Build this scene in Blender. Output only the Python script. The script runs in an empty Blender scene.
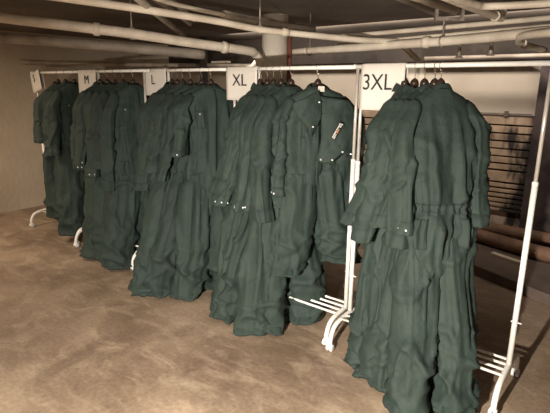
import bpy, math, random
from mathutils import Vector, noise, Matrix
C = bpy.context.scene.collection
R = math.radians
# ------------------------------------------------------------------ frame of the room
DX, DY = -.7805, .6252            # direction along the clothes racks (u)
NX, NY = .6252, .7805             # direction to the back wall (v)
OX, OY = 1.3875, 2.4666
def W(u, v, z=0): return Vector((OX+DX*u+NX*v, OY+DY*u+NY*v, z))
RAIL = 1.87

# ------------------------------------------------------------------ materials
def mat(name, col, rough=.6, col2=None, scale=8, metal=0, bump=0, bscale=40, detail=6, mix=(.35,.65), sheen=0):
    m = bpy.data.materials.new(name); m.use_nodes = True
    nt = m.node_tree; b = nt.nodes['Principled BSDF']
    b.inputs['Roughness'].default_value = rough; b.inputs['Metallic'].default_value = metal
    b.inputs['Sheen Weight'].default_value = sheen
    tc = nt.nodes.new('ShaderNodeTexCoord')
    if col2 is None: col2 = tuple(c*.8 for c in col)
    n = nt.nodes.new('ShaderNodeTexNoise'); n.inputs['Scale'].default_value = scale; n.inputs['Detail'].default_value = detail
    r = nt.nodes.new('ShaderNodeValToRGB')
    r.color_ramp.elements[0].position = mix[0]; r.color_ramp.elements[1].position = mix[1]
    r.color_ramp.elements[0].color = (*col2, 1); r.color_ramp.elements[1].color = (*col, 1)
    nt.links.new(tc.outputs['Object'], n.inputs['Vector']); nt.links.new(n.outputs['Fac'], r.inputs['Fac'])
    nt.links.new(r.outputs['Color'], b.inputs['Base Color'])
    if bump:
        n2 = nt.nodes.new('ShaderNodeTexNoise'); n2.inputs['Scale'].default_value = bscale; n2.inputs['Detail'].default_value = 4
        bp = nt.nodes.new('ShaderNodeBump'); bp.inputs['Strength'].default_value = bump; bp.inputs['Distance'].default_value = .02
        nt.links.new(tc.outputs['Object'], n2.inputs['Vector']); nt.links.new(n2.outputs['Fac'], bp.inputs['Height'])
        nt.links.new(bp.outputs['Normal'], b.inputs['Normal'])
    return m
M = {}
M['green'] = mat('green_cotton', (.022,.039,.032), .78, (.014,.027,.022), 5, bump=.35, bscale=28)
M['green2'] = mat('darker_green_cotton', (.019,.033,.028), .8, (.013,.024,.020), 6, bump=.15, bscale=60)
M['seam'] = mat('green_cotton_double', (.022,.038,.032), .8, (.016,.029,.024), 9)
M['lining'] = mat('inner_green', (.02,.03,.022), .9, (.015,.022,.018), 9)
M['snap'] = mat('snap_metal', (.9,.9,.88), .3, (.8,.8,.8), 30, metal=.15)
M['white'] = mat('white_enamel', (.86,.84,.80), .35, (.80,.78,.74), 3)
M['inner'] = mat('grey_enamel_tube', (.62,.58,.52), .3, (.55,.5,.46), 20, metal=.3)
M['caster'] = mat('white_plastic', (.85,.84,.82), .4, (.75,.74,.72), 9)
M['card'] = mat('white_card', (.66,.62,.57), .7, (.62,.58,.53), 3)
M['ink'] = mat('black_ink', (.02,.02,.02), .6, (.015,.015,.015), 3)
M['hanger'] = mat('dark_brown_hanger', (.035,.02,.014), .35, (.025,.014,.01), 12)
M['wire'] = mat('hook_wire', (.75,.7,.62), .25, (.6,.56,.5), 12, metal=.9)
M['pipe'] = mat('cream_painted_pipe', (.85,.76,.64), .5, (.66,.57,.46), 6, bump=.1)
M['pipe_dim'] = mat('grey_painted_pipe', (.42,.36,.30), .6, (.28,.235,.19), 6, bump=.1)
M['lag'] = mat('brown_lagged_pipe', (.26,.15,.09), .7, (.13,.07,.045), 5, bump=.3)
M['bracket'] = mat('galvanised_bracket', (.45,.4,.34), .5, (.2,.16,.13), 12, metal=.3)
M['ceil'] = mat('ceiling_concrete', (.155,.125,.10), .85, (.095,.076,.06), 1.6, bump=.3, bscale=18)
M['dark_box'] = mat('dark_brown', (.05,.038,.03), .85, (.03,.023,.019), 2, bump=.3)
M['wallL'] = mat('painted_concrete_wall', (.62,.53,.42), .8, (.50,.42,.33), 1.2, bump=.35, bscale=14)
M['wallB'] = mat('white_painted_wall', (.74,.66,.55), .75, (.64,.56,.46), 1.5, bump=.2, bscale=12)
M['column'] = mat('rusty_column', (.88,.80,.68), .6, (.34,.15,.10), 4, mix=(.24,.36), bump=.2)
M['kerb'] = mat('kerb_concrete', (.17,.125,.10), .85, (.11,.08,.065), 4, bump=.3)
M['pillar'] = mat('grimy_pillar', (.085,.062,.06), .8, (.022,.017,.016), 3.5, bump=.3, mix=(.38,.6))
M['board'] = mat('white_board', (.75,.66,.54), .6, (.68,.58,.46), 5)
M['offwhite_text'] = mat('white_print', (.75,.75,.72), .6, (.7,.7,.68), 30)
M['orange'] = mat('orange_print', (.55,.25,.10), .6, (.45,.2,.08), 30)

def grime_mat(name, col, col2, stainx, dark=(.035,.028,.024)):
    """boards with streaky soot, strongest beside the pillar"""
    m = mat(name, col, .75, col2, 6, bump=.2); nt = m.node_tree; b = nt.nodes['Principled BSDF']
    ramp = [n for n in nt.nodes if n.type == 'VALTORGB'][0]
    tc = [n for n in nt.nodes if n.type == 'TEX_COORD'][0]
    mp = nt.nodes.new('ShaderNodeMapping'); mp.inputs['Scale'].default_value = (5, 5, 1.6)
    n = nt.nodes.new('ShaderNodeTexNoise'); n.inputs['Scale'].default_value = 1.5; n.inputs['Detail'].default_value = 8
    nt.links.new(tc.outputs['Object'], mp.inputs['Vector']); nt.links.new(mp.outputs['Vector'], n.inputs['Vector'])
    sx = nt.nodes.new('ShaderNodeSeparateXYZ'); nt.links.new(tc.outputs['Object'], sx.inputs['Vector'])
    mr = nt.nodes.new('ShaderNodeMapRange'); mr.inputs[1].default_value = stainx-.42; mr.inputs[2].default_value = stainx
    mr.inputs[3].default_value = 0; mr.inputs[4].default_value = .29
    nt.links.new(sx.outputs['X'], mr.inputs[0])
    ad = nt.nodes.new('ShaderNodeMath'); ad.operation = 'ADD'
    nt.links.new(n.outputs['Fac'], ad.inputs[0]); nt.links.new(mr.outputs[0], ad.inputs[1])
    r2 = nt.nodes.new('ShaderNodeValToRGB'); r2.color_ramp.elements[0].position = .60; r2.color_ramp.elements[1].position = .74
    nt.links.new(ad.outputs[0], r2.inputs['Fac'])
    mx = nt.nodes.new('ShaderNodeMix'); mx.data_type = 'RGBA'
    nt.links.new(r2.outputs['Color'], mx.inputs[0]); nt.links.new(ramp.outputs['Color'], mx.inputs[6]); mx.inputs[7].default_value = (*dark, 1)
    nt.links.new(mx.outputs[2], b.inputs['Base Color'])
    return m
M['slat'] = grime_mat('grimy_slats', (.58,.43,.31), (.40,.29,.20), 1.56)
M['lower'] = grime_mat('peeling_white_paint', (.68,.56,.45), (.55,.44,.35), -.6)

def floor_mat():
    m = bpy.data.materials.new('stained_concrete_floor'); m.use_nodes = True; nt = m.node_tree; b = nt.nodes['Principled BSDF']
    N = nt.nodes.new; L = nt.links.new
    tc = N('ShaderNodeTexCoord')
    def nz(scale, det, dist=0, sc=(1,1,1), rot=0, rough=.55):
        mp = N('ShaderNodeMapping'); mp.inputs['Scale'].default_value = sc; mp.inputs['Rotation'].default_value = (0,0,rot)
        n = N('ShaderNodeTexNoise'); n.inputs['Scale'].default_value = scale; n.inputs['Detail'].default_value = det
        n.inputs['Distortion'].default_value = dist; n.inputs['Roughness'].default_value = rough
        L(tc.outputs['Object'], mp.inputs['Vector']); L(mp.outputs['Vector'], n.inputs['Vector']); return n
    def ramp(src, p0, c0, p1, c1):
        r = N('ShaderNodeValToRGB'); r.color_ramp.elements[0].position = p0; r.color_ramp.elements[1].position = p1
        r.color_ramp.elements[0].color = (*c0,1); r.color_ramp.elements[1].color = (*c1,1); L(src, r.inputs['Fac']); return r
    def mixc(f, a, c, typ='MIX'):
        x = N('ShaderNodeMix'); x.data_type = 'RGBA'; x.blend_type = typ
        if isinstance(f, float): x.inputs[0].default_value = f
        else: L(f, x.inputs[0])
        L(a, x.inputs[6])
        if isinstance(c, tuple): x.inputs[7].default_value = (*c, 1)
        else: L(c, x.inputs[7])
        return x.outputs[2]
    base = ramp(nz(1.1, 8, .6).outputs['Fac'], .32, (.20,.138,.095), .68, (.42,.315,.225))
    blot = ramp(nz(2.6, 9, 1.2, (1,1.9,1), .6).outputs['Fac'], .49, (0,0,0), .68, (.62,.62,.62))
    c = mixc(blot.outputs['Color'], base.outputs['Color'], (.52,.40,.29))
    dk = ramp(nz(1.7, 7, .8, (1.3,1,1), 1.9).outputs['Fac'], .52, (0,0,0), .74, (.6,.6,.6))
    c = mixc(dk.outputs['Color'], c, (.11,.07,.045))
    st = ramp(nz(2.2, 6, .8, (.8,4.5,1), R(-24)).outputs['Fac'], .58, (0,0,0), .74, (.5,.5,.5))
    c = mixc(st.outputs['Color'], c, (.44,.35,.25))
    fine = ramp(nz(38, 4).outputs['Fac'], .3, (.8,.8,.8), .7, (1.12,1.12,1.12))
    c = mixc(1.0, c, fine.outputs['Color'], 'MULTIPLY')
    L(c, b.inputs['Base Color'])
    rr = ramp(nz(2.2, 5, .5).outputs['Fac'], .3, (.42,.42,.42), .7, (.7,.7,.7)); L(rr.outputs['Color'], b.inputs['Roughness'])
    bp = N('ShaderNodeBump'); bp.inputs['Strength'].default_value = .2; bp.inputs['Distance'].default_value = .01
    L(nz(24, 6).outputs['Fac'], bp.inputs['Height']); L(bp.outputs['Normal'], b.inputs['Normal'])
    return m
M['floor'] = floor_mat()

# ------------------------------------------------------------------ mesh helpers
class MB:
    def __init__(s): s.v = []; s.f = []; s.sm = []
    def add(s, vs, fs, smooth=False):
        o = len(s.v); s.v += [tuple(v) for v in vs]; s.f += [tuple(i+o for i in f) for f in fs]; s.sm += [smooth]*len(fs)
    def box(s, c, h, ax=None):
        """centre, half sizes, optional 3 axes"""
        c = Vector(c); ax = ax or (Vector((1,0,0)), Vector((0,1,0)), Vector((0,0,1)))
        vs = [c+ax[0]*(h[0]*i)+ax[1]*(h[1]*j)+ax[2]*(h[2]*k) for i in (-1,1) for j in (-1,1) for k in (-1,1)]
        s.add(vs, [(0,1,3,2),(4,6,7,5),(0,4,5,1),(2,3,7,6),(0,2,6,4),(1,5,7,3)])
    def loft(s, rings, caps=True):
        n = len(rings[0]); vs = [p for r in rings for p in r]; fs = []
        for i in range(len(rings)-1):
            for j in range(n):
                k = (j+1) % n; fs.append((i*n+j, i*n+k, (i+1)*n+k, (i+1)*n+j))
        if caps: fs.append(tuple(reversed(range(n)))); fs.append(tuple(range((len(rings)-1)*n, len(rings)*n)))
        s.add(vs, fs, True)
    def grid(s, g):
        """open grid of points g[i][j]"""
        a, b = len(g), len(g[0]); vs = [p for r in g for p in r]
        s.add(vs, [(i*b+j, i*b+j+1, (i+1)*b+j+1, (i+1)*b+j) for i in range(a-1) for j in range(b-1)], True)
    def slab(s, g1, g2):
        """closed shell between two grids"""
        a, b = len(g1), len(g1[0]); o = a*b
        vs = [p for r in g1 for p in r]+[p for r in g2 for p in r]; fs = []
        for i in range(a-1):
            for j in range(b-1):
                q = (i*b+j, i*b+j+1, (i+1)*b+j+1, (i+1)*b+j); fs += [q, tuple(o+x for x in reversed(q))]
        bd = [(0, j) for j in range(b)]+[(i, b-1) for i in range(1, a)]+[(a-1, j) for j in range(b-2, -1, -1)]+[(i, 0) for i in range(a-2, 0, -1)]
        ids = [i*b+j for i, j in bd]
        for x, y in zip(ids, ids[1:]+ids[:1]): fs.append((x, o+x, o+y, y))
        s.add(vs, fs, True)
    def tube(s, pts, r, n=12, caps=True):
        pts = [Vector(p) for p in pts]; rs = r if isinstance(r, (list, tuple)) else [r]*len(pts)
        rings = []; prev = None
        for i, p in enumerate(pts):
            t = (pts[min(i+1, len(pts)-1)]-pts[max(i-1, 0)]).normalized()
            if prev is None:
                a = Vector((0,0,1)) if abs(t.z) < .9 else Vector((1,0,0)); x = t.cross(a).normalized()
            else: x = (prev-t*prev.dot(t)).normalized()
            prev = x; y = t.cross(x)
            rings.append([p+(x*math.cos(2*math.pi*k/n)+y*math.sin(2*math.pi*k/n))*rs[i] for k in range(n)])
        s.loft(rings, caps)
    def lathe(s, c, axis, prof, n=16):
        axis = Vector(axis).normalized(); a = Vector((0,0,1)) if abs(axis.z) < .9 else Vector((1,0,0))
        x = axis.cross(a).normalized(); y = axis.cross(x); c = Vector(c)
        s.loft([[c+axis*h+(x*math.cos(2*math.pi*k/n)+y*math.sin(2*math.pi*k/n))*r for k in range(n)] for h, r in prof])
    def build(s, name, m, parent=None, bevel=0):
        me = bpy.data.meshes.new(name); me.from_pydata(s.v, [], s.f); me.update()
        for p, q in zip(me.polygons, s.sm): p.use_smooth = q
        o = bpy.data.objects.new(name, me); C.objects.link(o); me.materials.append(m)
        if parent: o.parent = parent
        if bevel:
            b = o.modifiers.new('bevel', 'BEVEL'); b.width = bevel; b.segments = 2; b.limit_method = 'ANGLE'
        return o
def tag(o, label, cat, group=None):
    o['label'] = label; o['category'] = cat
    if group: o['group'] = group
    return o
def struct(o): o['kind'] = 'structure'; return o
def empty(name, loc, rz=0):
    o = bpy.data.objects.new(name, None); C.objects.link(o); o.location = loc; o.rotation_euler = (0,0,rz); o.empty_display_size = .1
    return o
def smooth_path(pts, sub=6):
    pts = [Vector(p) for p in pts]; out = []
    for i in range(len(pts)-1):
        a = pts[max(i-1,0)]; b = pts[i]; c = pts[i+1]; d = pts[min(i+2, len(pts)-1)]
        for k in range(sub):
            t = k/sub
            out.append(.5*((2*b)+(c-a)*t+(2*a-5*b+4*c-d)*t*t+(3*b-a-3*c+d)*t**3))
    out.append(pts[-1]); return out

# ------------------------------------------------------------------ room shell
ROOT_ROT = math.atan2(DY, DX)
def slabuv(name, u0, u1, v0, v1, z0, z1, m):
    b = MB(); b.box(((u0+u1)/2, (v0+v1)/2, (z0+z1)/2), (abs(u1-u0)/2, abs(v1-v0)/2, (z1-z0)/2))
    o = b.build(name, m)
    # local x = u, local y = v  (v axis = rotate u by -90)
    o.matrix_world = Matrix(((DX, NX, 0, OX), (DY, NY, 0, OY), (0, 0, 1, 0), (0, 0, 0, 1)))
    return o
# mirrored frame (u,v) is left-handed, so bake it into the mesh
def bake(o):
    mw = o.matrix_world.copy(); o.data.transform(mw)
    if mw.determinant() < 0: o.data.flip_normals()
    o.matrix_world = Matrix.Identity(4); return o
def UV(name, boxes, m, parent=None, bevel=0):
    """boxes given as (u0,u1,v0,v1,z0,z1); object frame x=-u so object coords follow the rack line"""
    b = MB()
    for u0, u1, v0, v1, z0, z1 in boxes:
        b.box((-(u0+u1)/2, (v0+v1)/2, (z0+z1)/2), (abs(u1-u0)/2, abs(v1-v0)/2, (z1-z0)/2))
    o = b.build(name, m, parent, bevel)
    if not parent: o.location = (OX, OY, 0); o.rotation_euler = (0, 0, math.atan2(-DY, -DX))
    return o
CEIL = 2.42
struct(UV('floor', [(-3.2,6.7,-6.2,3.4,-.1,0)], M['floor']))
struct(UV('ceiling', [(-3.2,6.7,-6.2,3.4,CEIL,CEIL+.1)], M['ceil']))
struct(UV('wall_left', [(6.5,6.7,-6,3.2,0,CEIL)], M['wallL']))
struct(UV('wall_right', [(-3.2,-3,-6,3.2,0,CEIL)], M['wallL']))
struct(UV('wall_front', [(-3.2,6.7,-6.2,-6,0,CEIL)], M['wallL']))
struct(UV('wall_back', [(-3.2,6.7,3.2,3.4,0,CEIL)], M['wallB']))
struct(UV('trim_1', [(-3,6.5,2.86,3.2,2.05,CEIL)], M['dark_box']))            # box above the back wall, coloured dark for deep shadow and grime there
# concrete kerb at an angle in front of the pipes
b = MB()
poly = [(-1.6,.745),(1.25,2.015),(1.25,3.19),(-1.6,3.19)]
vs = [W(u,v,z) for z in (0,.1) for u,v in poly]
b.add(vs, [(0,1,2,3),(7,6,5,4),(0,4,5,1),(1,5,6,2),(2,6,7,3),(3,7,4,0)])
struct(b.build('trim_2', M['kerb'], bevel=.008))
struct(UV('trim_3', [(-.75,.64,3.02,3.195,0,2.05)], M['pillar']))            # grimy pillar
struct(UV('trim_4', [(.65,4.6,3.17,3.199,.0,.46)], M['lower']))

# slatted panel on the back wall
t = empty('slatted_wall_panel', W(2.2,3.19,.46), math.atan2(-DY,-DX))
tag(t, 'soot-stained beige slatted panel on the back wall, beside the dark pillar', 'panel')
zz = 1.44; k = 0
rnd = random.Random(4)
M['slatgap'] = mat('dark_gap', (.075,.05,.036), .8, (.05,.034,.026), 5)
def tpart(name, boxes, m, bevel=0):
    b = MB()
    for u0,u1,v0,v1,z0,z1 in boxes:
        b.box((-(u0+u1)/2+2.2, (v0+v1)/2-3.19, (z0+z1)/2-.46), ((u1-u0)/2,(v1-v0)/2,(z1-z0)/2))
    return b.build(name, m, t, bevel)
tpart('backing', [(.66,4.6,3.17,3.188,.46,1.46)], M['slatgap'])
hs = [.085,.075,.07,.07,.07,.065,.06,.12,.045,.04,.04,.04,.04,.035]
for h in hs:
    o = tpart('slat', [(.66,4.6,3.13,3.17,zz-h,zz)], M['slat'], .006)
    zz -= h+.016+rnd.random()*.006
# thin conduit with a clip above the slats
c = MB(); c.tube([W(.68,3.115,1.475), W(4,3.14,1.475)], .008, 8)
cd = c.build('conduit', M['bracket']); tag(cd, 'thin dark conduit running along the top of the slatted panel', 'conduit')
c = MB(); c.box(W(.95,3.125,1.475), (.02,.02,.03)); c.build('conduit_clip', M['bracket'], cd)

# pipes at the foot of the back wall
def pipe(name, pts, r, m, label, group=None, sub=6, cat='pipe', fl=()):
    b = MB(); p = smooth_path(pts, sub) if len(pts) > 2 else pts
    b.tube(p, r, 16); o = b.build(name, m); tag(o, label, cat, group)
    P = [Vector(q) for q in pts]
    for f in fl:   # collars on joints
        i = min(int(f), len(P)-2); a, d = P[i], P[i+1]; c = a.lerp(d, f-i); ax = (d-a).normalized()
        q = MB(); q.lathe(c, ax, [(-.025, r*1.02), (-.022, r*1.28), (.022, r*1.28), (.025, r*1.02)]); q.build('pipe_collar', m, o)
    return o
pipe('lagged_pipe', [W(-2,2.88,.17), W(1.0,2.93,.175), W(2.4,3.0,.17), W(5,3.05,.17)], .07, M['lag'], 'rear brown lagged pipe lying against the foot of the back wall', fl=(.6,))
pipe('lagged_pipe', [W(-2,2.31,.175), W(.1,2.33,.175), W(1.25,2.62,.175), W(3,2.75,.17), W(5,2.75,.17)], .073, M['lag'], 'nearer brown lagged pipe lying on the concrete kerb', fl=(.7,))
b = MB(); ax = (W(.66,2.2)-W(.4,2.1)).normalized()
b.box(W(.55,2.17,.112), (.16,.03,.011), (ax, Vector((-ax.y,ax.x,0)), Vector((0,0,1))))
tag(b.build('white_board', M['board'], bevel=.003), 'short white strip of board lying on the kerb below the brown pipes', 'board')

# ------------------------------------------------------------------ column
b = MB(); b.lathe((-.02,5.0,0), (0,0,1), [(0,.13),(CEIL,.13)], 32)
col = b.build('column', M['column']); tag(col, 'round cream column with rusty paint behind the XL rack', 'column')
b = MB(); b.tube([(.125,4.97,.01),(.125,4.97,2.3)], .022, 12)
pp = b.build('standpipe', mat('red_lead_pipe', (.28,.10,.07), .6, (.16,.06,.045), 8)); tag(pp, 'rust-red upright pipe against the right side of the round cream column', 'pipe')
b = MB(); b.box(W(4.9,2.2,1.3), (.05,.05,1.12)); tag(b.build('steel_post', M['dark_box']), 'dark square post rising behind the M rack', 'post')

# ------------------------------------------------------------------ ceiling pipes
PD, PC = M['pipe_dim'], M['pipe']
pipe('ceiling_pipe', [(-3.1,2.45,2.27),(-2.062,3.781,2.22),(-1.686,3.935,2.19),(-1.175,4.09,2.145),(-.741,4.32,2.1),(-.283,4.594,2.06),(-.208,4.70,2.04),(-.165,4.74,1.98),(-.15,4.76,1.88)], .040, PC, 'thickest cream ceiling pipe, bending down at the round column', fl=(2.5,4.6))
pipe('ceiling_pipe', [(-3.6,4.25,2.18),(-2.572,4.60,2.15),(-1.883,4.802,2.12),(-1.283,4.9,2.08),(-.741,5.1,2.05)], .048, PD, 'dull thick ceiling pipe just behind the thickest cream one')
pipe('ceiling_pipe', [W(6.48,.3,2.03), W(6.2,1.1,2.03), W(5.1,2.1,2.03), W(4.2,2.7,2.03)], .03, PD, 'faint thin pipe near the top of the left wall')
pipe('ceiling_pipe', [(-1.9,2.7,2.27),(-1.074,3.099,2.22),(-.472,3.569,2.19),(-.13,3.834,2.16),(.26,3.985,2.14),(.679,4.125,2.12),(1.04,4.257,2.12),(1.062,4.275,2.1),(1.239,4.35,1.97)], .024, PC, 'long slim cream pipe crossing from upper left, kinking down above the 3XL sign', fl=(3.5,))
pipe('ceiling_pipe', [(-.9,2.8,2.28),(-.705,3.492,2.28),(-.398,4.0,2.28)], .016, PC, 'thinnest short cream pipe leading into the grey duct')
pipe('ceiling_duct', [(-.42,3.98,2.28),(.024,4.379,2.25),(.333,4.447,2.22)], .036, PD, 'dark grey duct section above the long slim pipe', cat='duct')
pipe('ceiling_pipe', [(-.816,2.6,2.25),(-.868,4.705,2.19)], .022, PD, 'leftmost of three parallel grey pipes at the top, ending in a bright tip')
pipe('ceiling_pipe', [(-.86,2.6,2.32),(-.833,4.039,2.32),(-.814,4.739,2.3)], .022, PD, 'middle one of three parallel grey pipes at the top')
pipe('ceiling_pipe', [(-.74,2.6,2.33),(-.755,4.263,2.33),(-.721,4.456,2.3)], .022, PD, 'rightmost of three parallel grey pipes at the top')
pipe('ceiling_pipe', [(.544,4.734,2.2),(1.249,3.95,2.2),(1.865,3.252,2.2),(2.4,2.6,2.2)], .018, PC, 'slim cream pipe directly above the pair of cream pipes at right')
pipe('ceiling_pipe', [(.05,5.25,2.08),(.316,4.84,2.08),(1.256,3.83,2.09),(1.798,3.114,2.1),(2.4,2.35,2.1)], .034, PC, 'stout cream pipe running right above the 3XL rail', fl=(1.9,))
pipe('ceiling_pipe', [(.60,4.9,2.14),(1.097,4.164,2.14),(1.485,3.66,2.14),(2.3,2.6,2.14)], .017, PC, 'slim pipe lying tight along the stout cream pipe at right')
pipe('ceiling_pipe', [(2.3,2.15,2.08),(1.727,2.95,2.08),(1.64,3.12,2.08),(1.60,3.287,2.08),(1.64,3.42,2.07),(1.74,3.55,2.05),(2.06,3.87,2.04)], .024, PC, 'cream pipe with a hooked U bend at the right edge', fl=(4.8,))
pipe('ceiling_pipe', [(.45,2.2,2.22),(1.465,3.434,2.22),(1.56,3.56,2.235),(1.60,3.62,2.3)], .026, PC, 'cream pipe slanting down from the top edge to an elbow', fl=(1.1,))
pipe('ceiling_pipe', [(.6,2.3,2.2),(.981,2.734,2.2),(1.106,2.865,2.2),(1.22,2.92,2.2),(1.568,2.755,2.2),(2.1,2.4,2.2)], .020, PC, 'cream pipe with a shallow bend along the top right edge')
pipe('ceiling_pipe', [(.2,2.28,2.26),(1.227,3.512,2.26)], .026, PC, 'cream pipe ending at the hanging bracket, top right')
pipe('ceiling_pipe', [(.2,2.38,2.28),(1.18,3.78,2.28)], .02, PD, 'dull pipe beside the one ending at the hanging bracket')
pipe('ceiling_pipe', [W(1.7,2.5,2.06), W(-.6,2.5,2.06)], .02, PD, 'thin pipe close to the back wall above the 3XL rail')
# bracket, hangers and valves on the pipes
b = MB(); b.box((1.20,3.56,2.215), (.10,.018,.012)); b.box((1.11,3.56,2.32), (.01,.015,.10)); b.box((1.29,3.56,2.32), (.01,.015,.10))
tag(b.build('pipe_bracket', M['bracket']), 'small U-shaped bracket hanging under the ceiling at top right', 'bracket')
def clamp(p, r, top, label):
    p = Vector(p); b = MB(); b.tube([(p.x,p.y,p.z+r),(p.x,p.y,top)], .006, 8)
    o = b.build('pipe_hanger', M['bracket']); tag(o, label, 'pipe hanger', 'pipe hangers under the ceiling')
    b = MB(); ring = []
    ax = Vector((-.6,.8,0)); side = Vector((.8,.6,0))
    pts = [p+side*(math.cos(a)*(r+.004))+Vector((0,0,math.sin(a)*(r+.004))) for a in [2*math.pi*k/16 for k in range(17)]]
    b.tube(pts, .007, 8); b.build('ring', M['bracket'], o); return o
clamp((1.256,3.83,2.09), .034, CEIL, 'pipe hanger round the stout cream pipe above the 3XL hooks')
clamp((.316,4.84,2.08), .034, CEIL, 'pipe hanger right of the round column')
clamp((-1.175,4.09,2.145), .04, CEIL, 'pipe hanger on the thickest cream pipe above the M and L racks')
clamp((-.13,3.834,2.16), .024, CEIL, 'pipe hanger on the long slim pipe left of the column')
for p, lb in (((1.42,3.9,2.02), 'small valve with grey body hanging above the 3XL hangers'), ((1.60,3.75,2.03), 'small valve right of the 3XL hangers, below the stout pipe')):
    b = MB(); b.lathe(p, (0,0,1), [(-.035,.012),(-.03,.02),(0,.016),(.02,.012),(.08,.010)], 12)
    o = b.build('pipe_valve', M['bracket']); tag(o, lb, 'valve')
    b = MB(); b.box(Vector(p)+Vector((0,0,-.04)), (.028,.008,.006)); b.build('valve_handle', M['bracket'], o)
# bent stubs behind the rail, left of the column
for i, (u, v, lb) in enumerate([(3.3,1.95,'nearest the column'),(3.45,2.1,'second from the column'),(3.72,2.2,'third from the column'),(3.98,2.25,'farthest from the column')]):
    p = W(u,v,2.03)
    a = Vector((.8,.6,0)); 
    pipe('pipe_elbow', [p+a*.10+Vector((0,0,.06)), p+a*.05+Vector((0,0,.05)), p, p-a*.05+Vector((0,0,-.04)), p-a*.16+Vector((0,0,-.06))], .026, PC, 'short bent cream pipe end behind the rail, '+lb)
b = MB(); b.box(W(4.25,1.9,2.05), (.14,.04,.012), (Vector((DX,DY,0)), Vector((NX,NY,0)), Vector((0,0,1))))
tag(b.build('ceiling_tray', PC), 'short pale cable tray behind the rail between the L and XL signs', 'tray')

# ------------------------------------------------------------------ garment racks
GR = 'white garment racks standing end to end'
def rack(u0, u1, v, label, over=(.10,.10)):
    root = empty('garment_rack', W((u0+u1)/2, v, 0), math.atan2(-DY,-DX)); tag(root, label, 'clothes rack', GR)
    mid = (u0+u1)/2
    def P(u, vv, z): return Vector((-(u-mid), vv, z))      # local frame of the rack
    b = MB(); b.tube([P(u0-over[0],0,RAIL), P(u1+over[1],0,RAIL)], .0135, 16); rl = b.build('rail', M['white'], root)
    for uu in (u0-over[0], u1+over[1]):
        b = MB(); s = 1 if uu > mid else -1
        b.lathe(P(uu,0,RAIL), P(s,0,0)-P(0,0,0), [(-.012,.0155),(.004,.0155),(.008,.010)], 14); b.build('end_cap', M['caster'], rl)
    for uu in (u0, u1):
        b = MB(); b.tube([P(uu,0,.20), P(uu,0,1.27)], .0155, 14); po = b.build('post', M['white'], root)
        b = MB(); b.tube([P(uu,0,1.25), P(uu,0,RAIL)], .0105, 12); b.build('extension_tube', M['inner'], root)
        b = MB(); b.lathe(P(uu,0,1.27), (0,0,1), [(-.012,.0165),(.002,.0165),(.006,.012)], 14); b.build('collar', M['caster'], po)
        b = MB(); b.lathe(P(uu,0,.47), P(1,0,0)-P(0,0,0), [(-.035,.003),(-.02,.004),(.02,.004),(.022,.003)], 10); b.build('knob', M['caster'], po)
        pts = [P(uu,-.250,.050), P(uu,-.245,.09), P(uu,-.225,.135), P(uu,-.185,.170), P(uu,-.10,.188), P(uu,0,.195), P(uu,.10,.188), P(uu,.185,.170), P(uu,.225,.135), P(uu,.245,.09), P(uu,.250,.050)]
        b = MB(); b.tube(smooth_path(pts,4), .0155, 14); ft = b.build('foot', M['white'], root)
        for s in (-1, 1):
            for w in (-1, 1):
                b = MB(); c = P(uu+w*.013, s*.248, .026)
                b.lathe(c, P(1,0,0)-P(0,0,0), [(-.009,.018),(-.007,.025),(.007,.025),(.009,.018)], 18); b.build('caster', M['caster'], ft)
            b = MB(); b.lathe(P(uu, s*.247, .03), (0,0,1), [(0,.005),(.035,.012)], 10); b.build('stem', M['caster'], ft)
    for vv in (.07,.005,-.06,-.125):
        b = MB(); b.tube([P(u0,vv,.193), P(u1,vv,.193)], .0085, 10); b.build('shelf_bar', M['white'], root)
    return root
rack(0.015, 1.065, -.025, 'nearest white rack, rightmost, holding the 3XL coveralls', (.12,.06))
rack(1.125, 2.17, .02, 'second nearest white rack, under the XL sign', (.10,.07))
rack(2.225, 3.27, .03, 'middle white rack of five, under the L sign')
rack(3.325, 4.37, -.01, 'second farthest white rack, under the M sign', (.07,.07))
rack(4.43, 5.50, .03, 'farthest white rack, next to the left wall', (.07,.10))

# ------------------------------------------------------------------ size signs
def letters(txt, size):
    cu = bpy.data.curves.new('t', 'FONT'); cu.body = txt; cu.size = size; cu.extrude = .0006; cu.align_x = 'CENTER'
    o = bpy.data.objects.new('t', cu); C.objects.link(o); bpy.context.view_layer.update()
    me = bpy.data.meshes.new_from_object(o.evaluated_get(bpy.context.evaluated_depsgraph_get()))
    bpy.data.objects.remove(o); return me
def sign(u0, u1, h, txt, size, tu, tz, label, v=0, tilt=0, yaw=0, squeeze=1.0):
    mid = (u0+u1)/2; w = u1-u0
    root = MB(); g1 = []; g2 = []
    prof = [(-.020,-h)]+[(-.020,-h*k/6) for k in (5,4,3,2,1)]+[(-.018,.008),(-.010,.016),(0,.0185),(.010,.016),(.018,.008)]+[(.022,-h*.95*k/6) for k in (1,2,3,4,5,6)]
    for i in range(13):
        x = -w/2+w*i/12; a = []; c = []
        for vv, z in prof:
            wob = .004*noise.noise(Vector((x*6, z*6, mid*3)))
            a.append(Vector((x, vv+wob, z))); c.append(Vector((x, vv+wob+(.0012 if vv < 0 else -.0012), z-(.001 if abs(vv) < .012 else 0))))
        g1.append(a); g2.append(c)
    root.slab(g1, g2)
    o = root.build('size_sign', M['card']); o.location = W(mid, v, RAIL); o.rotation_euler = (0, tilt, math.atan2(-DY,-DX)+yaw)
    tag(o, label, 'sign')
    me = letters(txt, size); me.name = 'lettering'; me.materials.append(M['ink'])
    l = bpy.data.objects.new('lettering', me); C.objects.link(l); l.parent = o
    l.location = (-(tu-mid), -.0262, tz-RAIL); l.rotation_euler = (R(90),0,0); l.scale = (squeeze, 1, 1)
    return o
sign(.775, 1.065, .265, '3XL', .135, .95, 1.73, 'white card with 3XL hanging over the nearest rail', v=-.025, squeeze=.88)
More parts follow.
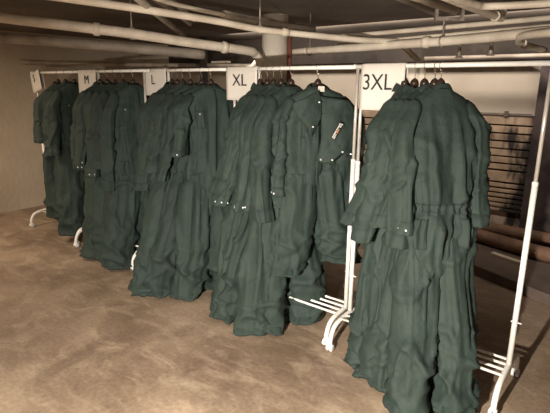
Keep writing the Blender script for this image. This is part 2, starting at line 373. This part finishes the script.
sign(1.965, 2.285, .235, 'XL', .125, 2.14, 1.745, 'white card with XL hanging over the second nearest rail', v=.02)
sign(3.04, 3.355, .22, 'L', .12, 3.22, 1.75, 'white card with L hanging over the middle rail', v=.03)
sign(4.10, 4.44, .22, 'M', .12, 4.27, 1.75, 'white card with M hanging over the second farthest rail', v=-.01)
sign(5.36, 5.62, .22, 'S', .12, 5.52, 1.77, 'greyish card with S dangling askew from the end of the farthest rail', v=.03, tilt=R(-12), yaw=R(-4))

# ------------------------------------------------------------------ coveralls
def sst(a, b, x): 
    t = max(0, min(1, (x-a)/(b-a))); return t*t*(3-2*t)
def lerp_prof(prof, z):
    for (z0, *a), (z1, *c) in zip(prof, prof[1:]):
        if z <= z0 and z >= z1:
            t = (z0-z)/(z0-z1) if z0 != z1 else 0
            t = t*t*(3-2*t)*.5+t*.5
            return [p+(q-p)*t for p, q in zip(a, c)]
    return list(prof[-1][1:]) if z < prof[-1][0] else list(prof[0][1:])
def sup(th, a, b, e=2.4):
    c, s = math.cos(th), math.sin(th)
    return a*math.copysign(abs(c)**(2/e), c), b*math.copysign(abs(s)**(2/e), s)
def coverall(u, phi, label, group, seed, fan=0, sway=0, thick=1, wide=.88, length=1, cuff=.90, v=0, m='green', front=True,
             snaps=3, arm=1, wst=False, spread=1, elbow=0, sl2=None, rolled=False, crumple=1, zero=.0, leg2=0, special=None, yoff=0):
    rnd = random.Random(seed); sd = seed*7.31
    root = empty('coverall', W(u, v, 0), R(231.3-phi)); tag(root, label, 'coverall', group)
    top = 1.745; waist = 1.10+(1-length)*.45; crotch = .78+(1-length)*.75; hem = zero+.018 if length == 1 else special_hem(length)
    wi, th = wide, thick; lean = rnd.choice((-1, 1))
    def D(p):
        """whole-garment lean: fan shifts the hem along the rack, sway swings it"""
        t = max(0, (top-p.z)/1.7); t2 = t**1.25
        return Vector((p.x+sway*t2, p.y-fan*t2+yoff*min(1, t*5), p.z))
    def fold(x, y, z, k=1.0):
        """vertical cloth folds + creases, returns outward offset"""
        n1 = noise.noise(Vector((x*8.5+sd+z*.5*lean, y*6, z*.75+sd*.3)))
        n2 = noise.noise(Vector((x*15-sd, y*9+5, z*1.1)))
        n3 = noise.noise(Vector((x*4+z*3.0+sd, y*4, z*2.2-x*3)))
        n4 = noise.noise(Vector((x*4-z*1.2-sd, y*5, z*1.5+x*3+3)))
        vf = .062*n1 + .022*max(0, 1-abs(n1)*5)**1.2 + .028*max(0, 1-abs(n2)*4.5)**1.2 - .016 + .022*n2
        cf = .018*max(0, 1-abs(n3)*8)**1.2 + .010*n4
        return k*vf, cf*crumple
    # ---- torso
    prof = [(top, .072*wi, .050), (top-.018, .100*wi, .056), (top-.045, .165*wi, .060), (top-.085, .226*wi, .062), (top-.14, .250*wi, .072),
            (top-.30, (.248+.02*wst)*wi, .080), (top-.48, (.238+.02*wst)*wi, .085), (waist+.06, (.250-.015*wst)*wi, .086), (waist, (.246-.034*wst)*wi, .082-.008*wst), (waist-.05, (.250-.028*wst)*wi, .088-.008*wst),
            (waist-.12, .246*wi, .088), (crotch+.10, .228*wi, .074), (crotch, .19*wi, .052), (crotch-.10, .12*wi, .03)]
    def torso(a, z, off=0):
        w, b = lerp_prof(prof, z); b *= th
        x, y = sup(a, w, b)
        k = sst(top-.08, top-.34, z)*.9+.10
        k *= 1
        vf, cf = fold(x, y, z, k)
        g = math.exp(-((z-waist)/.17)**2)                                   # gathers at the elastic waist
        gat = wst*g*.011*math.sin(a*27+4*noise.noise(Vector((a*2, z*3, sd))))
        vf = vf*(1-.6*math.exp(-((z-waist)/.035)**2))
        o = vf+cf*(.3+.7*k)+gat+off
        r = math.hypot(x, y*2.2) or 1
        nx, ny = x/r, y*2.2/r
        return D(Vector((x+nx*o, y+ny*o, z)))
    n = 84; b = MB(); zs = [top, top-.008, top-.018]+[top-.03-(top-.03-(crotch-.10))*(i/58) for i in range(59)]
    rings = [[torso(2*math.pi*j/n, z) for j in range(n)] for z in zs]
    def inset(r, dz, f):
        c = sum(r, Vector())/len(r); return [c+(p-c)*f+Vector((0,0,dz)) for p in r]
    rings = [inset(rings[0], -.05, .75), inset(rings[0], -.003, .93)]+rings+[inset(rings[-1], .01, .6)]
    b.loft(rings); b.build('torso', M[m], root)
    # ---- collar
    b = MB(); rr = []
    for i in range(7):
        t = i/6; zz = top-.024+.032*math.sin(t*math.pi*.5)
        sc = 1.30-.42*t
        rr.append([D(Vector((sup(2*math.pi*j/40, .072*wi*sc, .054*sc)[0], sup(2*math.pi*j/40, .072*wi*sc, .054*sc)[1], zz-.02*math.sin(2*math.pi*j/40)*(1 if front else -1)*t))) for j in range(40)])
    for i in range(6, -1, -1): rr.append([Vector((0,0,0))+p+(Vector((D(Vector((0,0,top))).x, D(Vector((0,0,top))).y, p.z))-p)*.10 for p in rr[i]])
    b.loft(rr, caps=False); b.build('collar', M['seam'], root)
    # ---- waistband
    if wst:
        b = MB(); N = 120; r1 = []
        for zz, of in ((waist+.028, -.003), (waist+.026, .008), (waist+.012, .010), (waist, .006), (waist-.012, .010), (waist-.026, .008), (waist-.028, -.003)):
            r1.append([torso(2*math.pi*j/N, zz, of) for j in range(N)])
        b.loft(r1, caps=False); b.build('waistband', M['seam'], root)
    # ---- legs
    for s in (1, -1):
        lsd = sd+s*11.7; hemz = hem+(leg2 if s < 0 else 0); ytilt = rnd.uniform(-.03, .03)
        ex = (.10*spread if s > 0 else .03*spread)
        def leg(a, t, off=0):
            z = (crotch+.25)+(hemz-(crotch+.25))*t
            w = (.122+.02*math.sin(t*math.pi)+.018*t)*wi; bb = (.078+.035*sst(0,.9,t))*th**.5
            if t < .12: w *= .80+.20*sst(0,.12,t); bb *= .74+.26*sst(0,.12,t)
            x, y = sup(a, w, bb, 2.2)
            cx = s*(.130*wi+ex*t**1.3)+.05*noise.noise(Vector((lsd, z*1.5, 0)))*t; cy = ytilt*t+.06*noise.noise(Vector((lsd+9, z*1.5, 2)))*t
            vf, cf = fold(x+lsd, y, z*.7, .68)
            bunch = sst(.35, .95, t)
            d1 = noise.noise(Vector((x*3.5+z*3.2*lean, y*4+lsd, z*3.0))); d2 = noise.noise(Vector((x*3-z*4.2*lean+5, y*4+lsd, z*3.4)))
            cf += bunch*(.030*max(0, 1-5*abs(d1))**1.2+.024*max(0, 1-5*abs(d2))**1.2-.012+.016*d1)+sst(.86,1,t)*.006*noise.noise(Vector((x*6+lsd, y*6, z*9)))
            o = (vf*(1-.72*bunch)+cf*1.3)*sst(0,.13,t)+off
            r = math.hypot(x, y*1.4) or 1
            return D(Vector((cx+x+x/r*o, cy+y+y*1.4/r*o, z+ .012*bunch*noise.noise(Vector((a*1.5+lsd, z*5, 1)))*(1 if t < 1 else 1))))
        n2 = 60; b = MB(); K = 66
        rings = [[leg(2*math.pi*j/n2, i/K) for j in range(n2)] for i in range(K+1)]
        rings = [inset(rings[0], 0, .5)]+rings+[inset(rings[-1], .002, .95), inset(rings[-1], .05, .86)]
        b.loft(rings); lg = b.build('trouser_leg', M[m], root)
        b = MB(); b.loft([[leg(2*math.pi*j/n2, t, of) for j in range(n2)] for t, of in ((.972,0),(.973,.003),(.985,.0035),(.996,.003),(.997,0))], caps=False); b.build('hem', M['seam'], lg)
    # ---- sleeves
    sleeves = {}
    for s in (1, -1):
        ssd = sd+s*5.3; cz = cuff+(rnd.uniform(-.02,.02) if s > 0 else (sl2 or .02)); dy = rnd.uniform(-.02,.03)
        bend = elbow if s > 0 else 0
        z0 = top-.075
        def slv(a, t, off=0):
            z = z0+(cz-z0)*t
            w = .054-.004*t; bb = .082-.006*t
            q = math.sqrt(max(.0, min(1, t/.13))); q = .45+.55*q
            cx = s*(.205*wi+(.05+.025*arm)*sst(0,.25,t)+.028*sst(.2,1,t)*arm) + s*.012*math.sin(t*5+ssd)*t
            cy = dy*t+bend*t*t+.020*noise.noise(Vector((ssd, t*2.4, 0)))*t
            x, y = sup(a, w*q*(.7+.3*th), bb*q*(.55+.45*th), 2.3)
            vf, cf = fold(x*.8+ssd, y*1.4, z, .62)
            el = math.exp(-((t-.5)/.16)**2)
            cf += el*(.014*max(0, 1-4.5*abs(noise.noise(Vector((y*5+ssd, z*10-y*8, x*4)))))**1.5)
            o = (vf+cf*1.1)*sst(0,.25,t)+off
            r = math.hypot(x*1.3, y) or 1
            return D(Vector((cx+x+x*1.3/r*o, cy+y+y/r*o, z)))
        n3 = 48; b = MB(); K = 54
        rings = [[slv(2*math.pi*j/n3, i/K) for j in range(n3)] for i in range(K+1)]
        rings = [inset(rings[0], .012, .45)]+rings+[inset(rings[-1], .003, .92), inset(rings[-1], .04, .8)]
        b.loft(rings); so = b.build('sleeve', M[m], root)
        t0 = .90 if not rolled else .84
        b = MB(); b.loft([[slv(2*math.pi*j/n3, t, of*(2.2 if rolled else 1)) for j in range(n3)] for t, of in ((t0,-.002),(t0+.004,.004),(.95,.006),(.995,.005),(1.008,.003),(1.008,-.003))], caps=False)
        cu = b.build('cuff', M['seam'], so)
        if s > 0 and snaps:
            for k in range(snaps):
                a = 1.15-.62*k+rnd.uniform(-.05,.05)
                p = slv(a, .965, .009); q = slv(a, .965, -.02); ax = (p-q).normalized()
                b = MB(); b.lathe(p, ax, [(-.004,.006),(.002,.006),(.004,.003)], 10); b.build('snap', M['snap'], cu)
        sleeves[s] = slv
    # ---- hip pocket (patch that follows the cloth)
    def patch(name, a0, a1, zt, zb, mm, off=.007, na=14, nz=12, parent=root):
        g1 = []; g2 = []
        for i in range(nz+1):
            z = zt+(zb-zt)*i/nz
            g1.append([torso(a0+(a1-a0)*j/na, z, off) for j in range(na+1)]); g2.append([torso(a0+(a1-a0)*j/na, z, off-.006) for j in range(na+1)])
        b = MB(); b.slab(g1, g2); return b.build(name, mm, parent)
    if special == 'back':
        patch('back_pocket', 2.05, 2.55, waist-.05, waist-.21, M['seam'])
        patch('back_pocket', .55, 1.05, waist-.05, waist-.21, M['seam'])
    if front:
        patch('front_placket', 1.50, 1.64, top-.03, crotch+.02, M['seam'], .006, 3, 40)
        po = patch('chest_pocket', .95, 1.28, top-.20, top-.34, M['seam'], .006)
        p = torso(1.12, top-.225, .012); b = MB(); b.lathe(p, (0,1,0), [(-.004,.006),(.001,.006),(.003,.003)], 8); b.build('snap', M['snap'], po)
        patch('hip_pocket', .75, 1.2, waist-.05, waist-.19, M['seam'])
    return root, torso, D
def special_hem(l): return .018+(1-l)*1.7

def hanger(u, phi, v, label, group, rail_v=0):
    root = empty('coat_hanger', W(u, v, 0), R(231.3-phi)); tag(root, label, 'coat hanger', group)
    b = MB()
    pts = [(-.155,0,1.640),(-.12,0,1.668),(-.06,0,1.715),(-.02,0,1.755),(0,0,1.775),(.02,0,1.755),(.06,0,1.715),(.12,0,1.668),(.155,0,1.640)]
    b.tube(smooth_path(pts,4), [.009+.008*(1-abs(i/32-1)) if False else .012 for i in range(33)], 10); b.build('hanger_body', M['hanger'], root)
    b = MB(); b.lathe((0,0,1.775), (0,0,1), [(-.02,.026),(0,.025),(.014,.018),(.024,.006)], 12); b.build('neck', M['hanger'], root)
    hp = [(0,0,1.79),(0,0,1.83),(.006,0,1.842)]
    for k in range(15):
        a = R(-48+235*k/14); hp.append((.0168*math.cos(a), 0, 1.8685+.0168*math.sin(a)))
    b = MB(); b.tube(hp, .0022, 8); b.build('hook', M['wire'], root)

G3, GX, GL, GM, GS = 'coveralls on the 3XL rack', 'coveralls on the XL rack', 'coveralls on the L rack', 'coveralls on the M rack', 'coveralls on the farthest rack'
items = [
 dict(u=.565, phi=44, v=-.025, seed=1, label='dark green coverall seen from the back, with gathered waist, nearest of all', group=G3, fan=-.40, sway=.10, thick=1.25, cuff=.985, front=False, special='back', wst=True, snaps=2, yoff=.05, wide=0.75, arm=.0, spread=.5),
 dict(u=0.6, phi=15, v=-.025, seed=2, arm=1.1, wide=0.82, elbow=0, label='dark green 3XL coverall pressed just behind the back-facing one', group=G3, fan=-0.12, sway=.12, cuff=.90, thick=0.6, snaps=0),
 dict(u=0.66, phi=9, v=-.025, seed=3, arm=0.6, wide=0.8, elbow=-0.05, label='dark green 3XL coverall, third from the rack\'s right end', group=G3, fan=-.02, sway=.12, cuff=.95, thick=0.55, front=False, snaps=0, m='green2'),
 dict(u=0.72, phi=2, v=-.025, seed=4, arm=1.0, wide=0.8, elbow=-0.09, label='dark green 3XL coverall, fourth from the rack\'s right end', group=G3, fan=.0, sway=.06, cuff=.86, thick=0.55, snaps=0),
 dict(u=0.78, phi=-2, v=-.025, seed=5, arm=0.6, wide=0.8, elbow=-0.17, label='dark green coverall on the left of the 3XL rack, half covering the 3XL sign', group=G3, fan=.06, sway=.02, cuff=.92, thick=0.7, snaps=2),
 dict(u=1.43, phi=38, v=.02, seed=11, label='short coverall hanging open, printed strip on its flap, by the XL rack post', group=GX, fan=.0, sway=-.02, thick=1.0, length=.76, cuff=.99, special='open', snaps=3, leg2=.07, wide=.95),
 dict(u=1.66, phi=14, v=.02, seed=12, elbow=0, label='dark green XL coverall right behind the short open one', group=GX, fan=-0.2, sway=0.1, cuff=.84, thick=1.0, snaps=0),
 dict(u=1.75, phi=8, v=.02, seed=14, arm=1.3, elbow=-0.05, label='dark green XL coverall with bright snaps on the cuff, middle of the rack', group=GX, fan=-0.16, sway=0.2, cuff=.88, thick=0.85, snaps=4),
 dict(u=1.82, phi=6, v=.02, seed=15, arm=0.5, elbow=-0.01, label='dark green XL coverall, third from the XL sign', group=GX, fan=0.02, sway=0.14, cuff=.93, thick=0.6, front=False, m='green2', snaps=0),
 dict(u=1.88, phi=-2, v=.02, seed=16, arm=1.2, wide=0.84, elbow=-0.08, label='dark green XL coverall, second from the XL sign', group=GX, fan=0.12, sway=0.16, cuff=.90, thick=0.7, snaps=3),
 dict(u=1.95, phi=-7, v=.02, seed=17, wide=0.83, label='dark green XL coverall with a turned-up cuff, hanging over the XL sign edge', group=GX, fan=0.16, sway=0.08, cuff=.98, thick=.9, rolled=True, elbow=-.10, snaps=1),
 dict(u=2.49, phi=26, v=.03, seed=21, label='dark green L coverall next to the XL sign, showing its buttoned front', group=GL, fan=-0.2, sway=0.12, cuff=1.20, thick=1.0, snaps=1),
 dict(u=2.60, phi=24, v=.03, seed=22, label='dark green L coverall with pale snap on the chest, second from the XL sign', group=GL, fan=-0.1, sway=0.26, cuff=.98, thick=1.05, m='green2', snaps=0),
 dict(u=2.74, phi=14, v=.03, seed=23, elbow=-0.02, label='dark green L coverall with a wide turned-up cuff, middle of the rack', group=GL, fan=-0.04, sway=0.3, cuff=1.04, thick=1.0, rolled=True, snaps=0),
 dict(u=2.84, phi=8, v=.03, seed=24, arm=0.7, elbow=-0.07, label='dark green L coverall just left of the wide turned-up cuff', group=GL, fan=0.02, sway=0.24, cuff=.90, thick=0.65, front=False, snaps=0),
 dict(u=2.91, phi=5, v=.03, seed=25, arm=1.2, elbow=-0.1, label='dark green L coverall, second from the L sign', group=GL, fan=-.02, sway=0.14, cuff=.87, thick=0.7, snaps=0, m='green2'),
 dict(u=2.98, phi=2, v=.03, seed=26, elbow=-0.1, label='dark green L coverall at the L sign with bright snaps on the cuff', group=GL, fan=-.03, sway=0.06, cuff=.90, thick=1.0, snaps=2),
 dict(u=3.50, phi=14, v=-.01, seed=31, label='dark green M coverall nearest the L sign', group=GM, fan=-0.1, sway=0.08, cuff=.80, thick=1.1, snaps=0),
 dict(u=3.66, phi=10, v=-.01, seed=32, label='dark green M coverall, second from the L sign', group=GM, fan=-0.04, sway=.03, cuff=.95, thick=1.1, m='green2', snaps=0, front=False),
 dict(u=3.80, phi=6, v=-.01, seed=33, elbow=-0.02, label='dark green M coverall with two bright snaps, middle of the rack', group=GM, fan=-0.02, sway=.02, cuff=.88, thick=1.0, snaps=2),
 dict(u=3.93, phi=4, v=-.01, seed=34, arm=1.2, elbow=-0.05, label='dark green M coverall with a single bright snap, second from the M sign', group=GM, fan=-0.02, sway=0.06, cuff=.96, thick=0.8, snaps=1),
 dict(u=4.06, phi=0, v=-.01, seed=36, elbow=-0.08, label='dark green M coverall hanging over the edge of the M sign', group=GM, fan=-0.04, sway=.0, cuff=.90, thick=1.1, snaps=2),
 dict(u=4.63, phi=6, v=.03, seed=41, spread=0.4, length=0.96, label='dark green coverall left of the M sign', group=GS, fan=-0.02, sway=.0, cuff=.98, thick=1.1, snaps=0),
 dict(u=4.82, phi=-6, v=.03, seed=42, spread=0.3, length=0.93, wide=0.78, label='dark green coverall, middle of the three on the farthest rack', group=GS, fan=0.04, sway=-.02, cuff=1.08, thick=1.2, m='green2', snaps=0, front=False),
 dict(u=4.98, phi=-10, v=.03, seed=43, spread=0.2, length=0.9, wide=0.74, label='dark green coverall closest to the left wall', group=GS, fan=0.16, sway=-0.02, cuff=1.08, thick=1.2, snaps=0),
]
HL = {11: 'dark hanger of the short open coverall, by the XL rack post',
      1: 'dark hanger of the back-facing coverall, nearest of all', 12: 'dark hanger of the XL coverall next to the short open one',
      22: 'dark hanger second from the XL sign on the L rack', 14: 'dark hanger in the middle of the XL rack',
      17: 'dark hanger nearest the XL sign, on its right', 5: 'dark hanger nearest the 3XL sign', 26: 'dark hanger nearest the L sign, on its right'}
for it in items:
    u, ph, v, lb, g = it['u'], it['phi'], it['v'], it['label'], it['group']
    root, torso, D = coverall(**it)
    hanger(u, ph, v, HL.get(it['seed'], 'dark hanger of the '+lb.replace('dark green ', '').replace(' with its', ' with')), g.replace('coveralls', 'hangers'))
    if it.get('special') == 'open':
        top = 1.745
        # folded-over flaps of the open front: left lapel and the big right flap carrying the strip
        def flap(name, pts_fn, n1=16, n2=16, t=.010, m=M['green']):
            g1 = []; g2 = []
            for i in range(n1+1):
                a = []; c = []
                for j in range(n2+1):
                    x, y, z = pts_fn(i/n1, j/n2)
                    w = .026*noise.noise(Vector((x*9+4, z*9, 2)))-.010*max(0, 1-4*abs(noise.noise(Vector((x*6+z*4, z*6, 7)))))
                    a.append(D(Vector((x, y+w, z)))); c.append(D(Vector((x, y+w-t, z))))
                g1.append(a); g2.append(c)
            b = MB(); b.slab(g1, g2); return b.build(name, m, root)
        def lapel(s, t):   # from the neck down to the left chest
            xl = .20-.10*t*t; xr = .02+.06*t-.05*math.sin(t*math.pi)
            x = xl+(xr-xl)*s; z = top-.02-.09*(1-s)*(1-t)-.31*t*(.80+.20*s)
            return x, .098+.025*math.sin(s*math.pi)+.03*t*s, z
        lp = flap('lapel', lapel)
        for z, x in ((top-.10, .035), (top-.26, .075)):
            b = MB(); b.lathe(D(Vector((x, .150, z))), (0,1,0), [(-.012,.006),(.001,.006),(.003,.003)], 8); b.build('snap', M['snap'], lp)
        def rflap(s, t):   # broad flap across the right chest
            x = .03-.03*math.sin(t*math.pi)-(.235+.03*math.sin(t*2.5))*s
            z = top-.06-.03*s-(.40+.03*math.sin(s*7)-.03*s)*t-.03*(1-s)*t
            return x, .100+.045*math.sin(s*math.pi)*(.4+.6*t)+.02*t, z
        rf = flap('front_flap', rflap, 20, 20)
        for k in range(4):
            x, y, z = rflap(.06+.28*k, .96); b = MB(); b.lathe(D(Vector((x, y+.014, z))), (0,1,0), [(-.014,.006),(.001,.006),(.003,.003)], 8); b.build('snap', M['snap'], rf)
        # printed strip, two rows of small white marks with an orange centre
        ax = Vector((-.50, 0, .866)); sd_ = Vector((.866, 0, .50))
        c0 = Vector((-.085, .178, top-.285))
        strip = MB(); strip.box(D(c0)-Vector((0,.005,0)), (.058,.013,.003), (ax, sd_, Vector((0,1,0)))); st = strip.build('printed_strip', M['lining'], rf)
        rr = random.Random(3); mk = MB()
        for row in (-.0065, .0065):
            p = -.055
            while p < .052:
                w = rr.uniform(.003,.008)
                if not (abs(p) < .022 and row < 0): mk.box(D(c0)+ax*(p+w/2)+sd_*row, (w/2,.0042,.0045), (ax, sd_, Vector((0,1,0))))
                p += w+.0035
        mk.build('white_print', M['offwhite_text'], st)
        mk = MB(); mk.box(D(c0)+sd_*-.0065, (.016,.004,.0045), (ax, sd_, Vector((0,1,0)))); mk.build('orange_print', M['orange'], st)
        b = MB(); b.box(D(Vector((0,.075,top-.015))), (.022,.002,.018)); b.build('care_label', M['card'], root)

# ------------------------------------------------------------------ light
def area(loc, rot, size, energy, col, sy=None):
    l = bpy.data.lights.new('lamp', 'AREA'); l.energy = energy; l.size = size; l.color = col
    if sy: l.shape = 'RECTANGLE'; l.size_y = sy
    o = bpy.data.objects.new('fill_lamp', l); C.objects.link(o); o.location = loc; o.rotation_euler = rot; return o
WARM = (1, .80, .58)
area(W(.8,-4.8,CEIL-.05), (0,0,ROOT_ROT), .25, 40, WARM, 1.3)  # added fill behind the camera, raises the ambient light
area(W(5.2,-2.0,CEIL-.05), (0,0,ROOT_ROT), .25, 62, WARM, 1.3)  # added fill that brightens the left wall
# added fill strip, aimed at the back wall only to brighten it
wl = area(W(2.0,2.05,2.36), Vector((NX,NY,-.55)).to_track_quat('-Z','Y').to_euler(), 4.6, 38, (1,.88,.76), .10)
fl = bpy.data.lights.new('flash', 'SPOT'); fl.energy = 1150; fl.color = (1,.91,.79); fl.shadow_soft_size = .03
fl.spot_size = R(100); fl.spot_blend = 1
fo = bpy.data.objects.new('flash', fl); C.objects.link(fo); fo.location = (-.85, -.15, 1.36)
fo.rotation_euler = (Vector((.2, 3.0, -.05))-fo.location).to_track_quat('-Z','Y').to_euler()
ul = bpy.data.lights.new('pipe_fill_spot', 'SPOT'); ul.energy = 560; ul.color = (1,.87,.72); ul.shadow_soft_size = .12  # added fill spot behind the camera, lights up the ceiling pipes
ul.spot_size = R(78); ul.spot_blend = 1
uo = bpy.data.objects.new('pipe_fill_spot', ul); C.objects.link(uo); uo.location = (.1, -1.0, 1.5)
uo.rotation_euler = Vector((0, 1, .80)).to_track_quat('-Z','Y').to_euler()
w = bpy.data.worlds.new('w'); bpy.context.scene.world = w; w.use_nodes = True
w.node_tree.nodes['Background'].inputs[0].default_value = (1,.8,.6,1); w.node_tree.nodes['Background'].inputs[1].default_value = .2

# ------------------------------------------------------------------ camera
cam = bpy.data.cameras.new('camera'); co = bpy.data.objects.new('camera', cam); C.objects.link(co)
cam.sensor_width = 36; cam.lens = 477.6/550*36; cam.clip_start = .05
pitch, roll = .2457, .01203
co.matrix_world = Matrix.Translation((0,0,1.741)) @ Matrix.Rotation(math.pi/2-pitch, 4, 'X') @ Matrix.Rotation(roll, 4, 'Z')
sc = bpy.context.scene; sc.camera = co
sc.view_settings.view_transform = 'Standard'; sc.view_settings.look = 'None'; sc.view_settings.gamma = 1; sc.view_settings.exposure = 0
